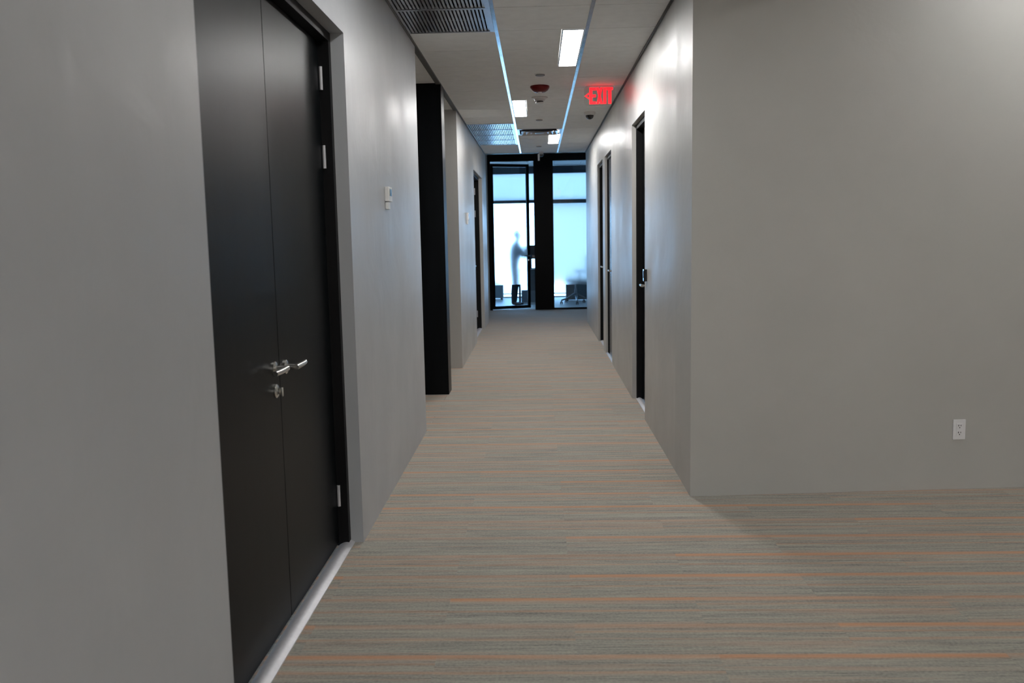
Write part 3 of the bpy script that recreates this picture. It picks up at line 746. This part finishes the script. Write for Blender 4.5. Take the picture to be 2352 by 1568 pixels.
for s in (-1,1):
    q=MB(); q.tube([(cxx+.05,cyy+s*.22,.46),(cxx+.08,cyy+s*.27,.50),(cxx+.08,cyy+s*.27,.67)],.010,n=8); q.box(cxx-.02,cxx+.18,cyy+s*.27-.03,cyy+s*.27+.03,.67,.695,bev=.008); q.build('armrest',m_chair,t,True)

# ------------------------------------------------------------------ person behind the frosted door
def person():
    px,py=-.49,18.22
    V=[];E_=[];R_=[]
    def v(x,y,z,r,link=None):
        V.append((px+x,py+y,z)); R_.append(r)
        if link is not None: E_.append((link,len(V)-1))
        return len(V)-1
    # facing +X, leaning a little over the table, arm forward
    pel=v(0,0,.86,(.130,.135)); bel=v(.01,0,.98,(.130,.125),pel); chest=v(.03,0,1.14,(.140,.150),bel); sh=v(.05,0,1.26,(.100,.110),chest)
    nk=v(.065,0,1.335,(.050,.050),sh); jaw=v(.09,0,1.40,(.062,.058),nk); hd=v(.095,0,1.46,(.082,.074),jaw); cr=v(.085,0,1.515,(.062,.060),hd)
    for s in (-1,1):
        f = s*.0
        hip=v(-.005,s*.085,.80,(.092,.085),pel); kn=v(.02+.02*s,s*.080,.45,(.058,.058),hip); calf=v(.0+.02*s,s*.080,.30,(.056,.054),kn); an=v(-.01+.02*s,s*.080,.09,(.040,.038),calf)
        he=v(-.02+.02*s,s*.080,.045,(.038,.036),an); ball=v(.10+.02*s,s*.085,.032,(.030,.040),he); v(.165+.02*s,s*.085,.027,(.022,.030),ball)
        so=v(.05,s*.165,1.235,(.058,.055),sh); el=v((.17 if s<0 else .12),s*.20,1.04,(.050,.050),so)
        wr=v((.40 if s<0 else .34),s*.15,1.02,(.028,.026),el); pm=v((.46 if s<0 else .40),s*.14,1.01,(.020,.034),wr); kx=(.50 if s<0 else .44)
        for i,(oy,ln) in enumerate(((-.030,.065),(-.010,.078),(.010,.072),(.028,.056))):
            a1=v(kx,s*.14+oy,1.0,(.0095,.0095),pm); a2=v(kx+ln*.55,s*.14+oy*1.1,.990,(.0085,.0085),a1); v(kx+ln*.9,s*.14+oy*1.1,.965,(.0075,.0075),a2)
        t1=v(kx-.035,s*.14-s*.045,1.0,(.010,.010),pm); v(kx+.005,s*.14-s*.060,.985,(.009,.009),t1)
    me=bpy.data.meshes.new('tmp'); me.from_pydata(V,E_,[]); o=bpy.data.objects.new('tmp',me); C.objects.link(o)
    sm=o.modifiers.new('s','SKIN'); ss=o.modifiers.new('u','SUBSURF'); ss.levels=2
    for i,r in enumerate(R_): me.skin_vertices[0].data[i].radius=r
    me.skin_vertices[0].data[0].use_root=True
    dg=bpy.context.evaluated_depsgraph_get(); dg.update()
    m2=bpy.data.meshes.new_from_object(o.evaluated_get(dg)); bpy.data.objects.remove(o)
    m2.materials.clear()
    for mm in (m_skin,m_shirt,m_trous,m_chair): m2.materials.append(mm)
    for p in m2.polygons:
        c=p.center; p.use_smooth=True
        if c.z<.075: p.material_index=3
        elif c.z<.90: p.material_index=2
        elif c.z<1.325 and c.x<px+.38-(0 if c.y<py else .06): p.material_index=1
        else: p.material_index=0
    b=bpy.data.objects.new('body',m2); C.objects.link(b)
    t=thing('person','person in dark clothes standing behind the frosted glass door, arm held forward','person',(px,py,0))
    b.parent=t; b.matrix_parent_inverse=Matrix.Translation(-Vector((px,py,0)))
    # hair cap, nose, ears
    q=MB()
    bmesh.ops.create_uvsphere(q.b,u_segments=20,v_segments=14,radius=1)
    for vv in q.b.verts: vv.co=Vector((px+.078+vv.co.x*.092,py+vv.co.y*.082,1.482+vv.co.z*.092))
    bmesh.ops.delete(q.b,geom=[vv for vv in q.b.verts if vv.co.z<1.40 or (vv.co.x>px+.125 and vv.co.z<1.525)],context='VERTS')
    h_=q.build('hair',m_hair,t,True)
    so=h_.modifiers.new('t','SOLIDIFY'); so.thickness=.008
    q=MB(); q.tube([(px+.168,py,1.475),(px+.186,py,1.445),(px+.170,py,1.438)],[.009,.013,.010],n=8); q.build('nose',m_skin,t,True)
    for s in (-1,1):
        q=MB(); q.lathe((px+.085,py+s*.076,1.445),[(.020,0),(.022,.006),(.012,.012),(0,.012)],axis='y',sgn=s,n=14); q.build('ear',m_skin,t,True)
        q=MB(); q.lathe((px+.160,py+s*.028,1.468),[(.008,0),(.008,.004),(0,.009)],axis='x',n=12); q.build('eye',m_slot,t,True)
person()
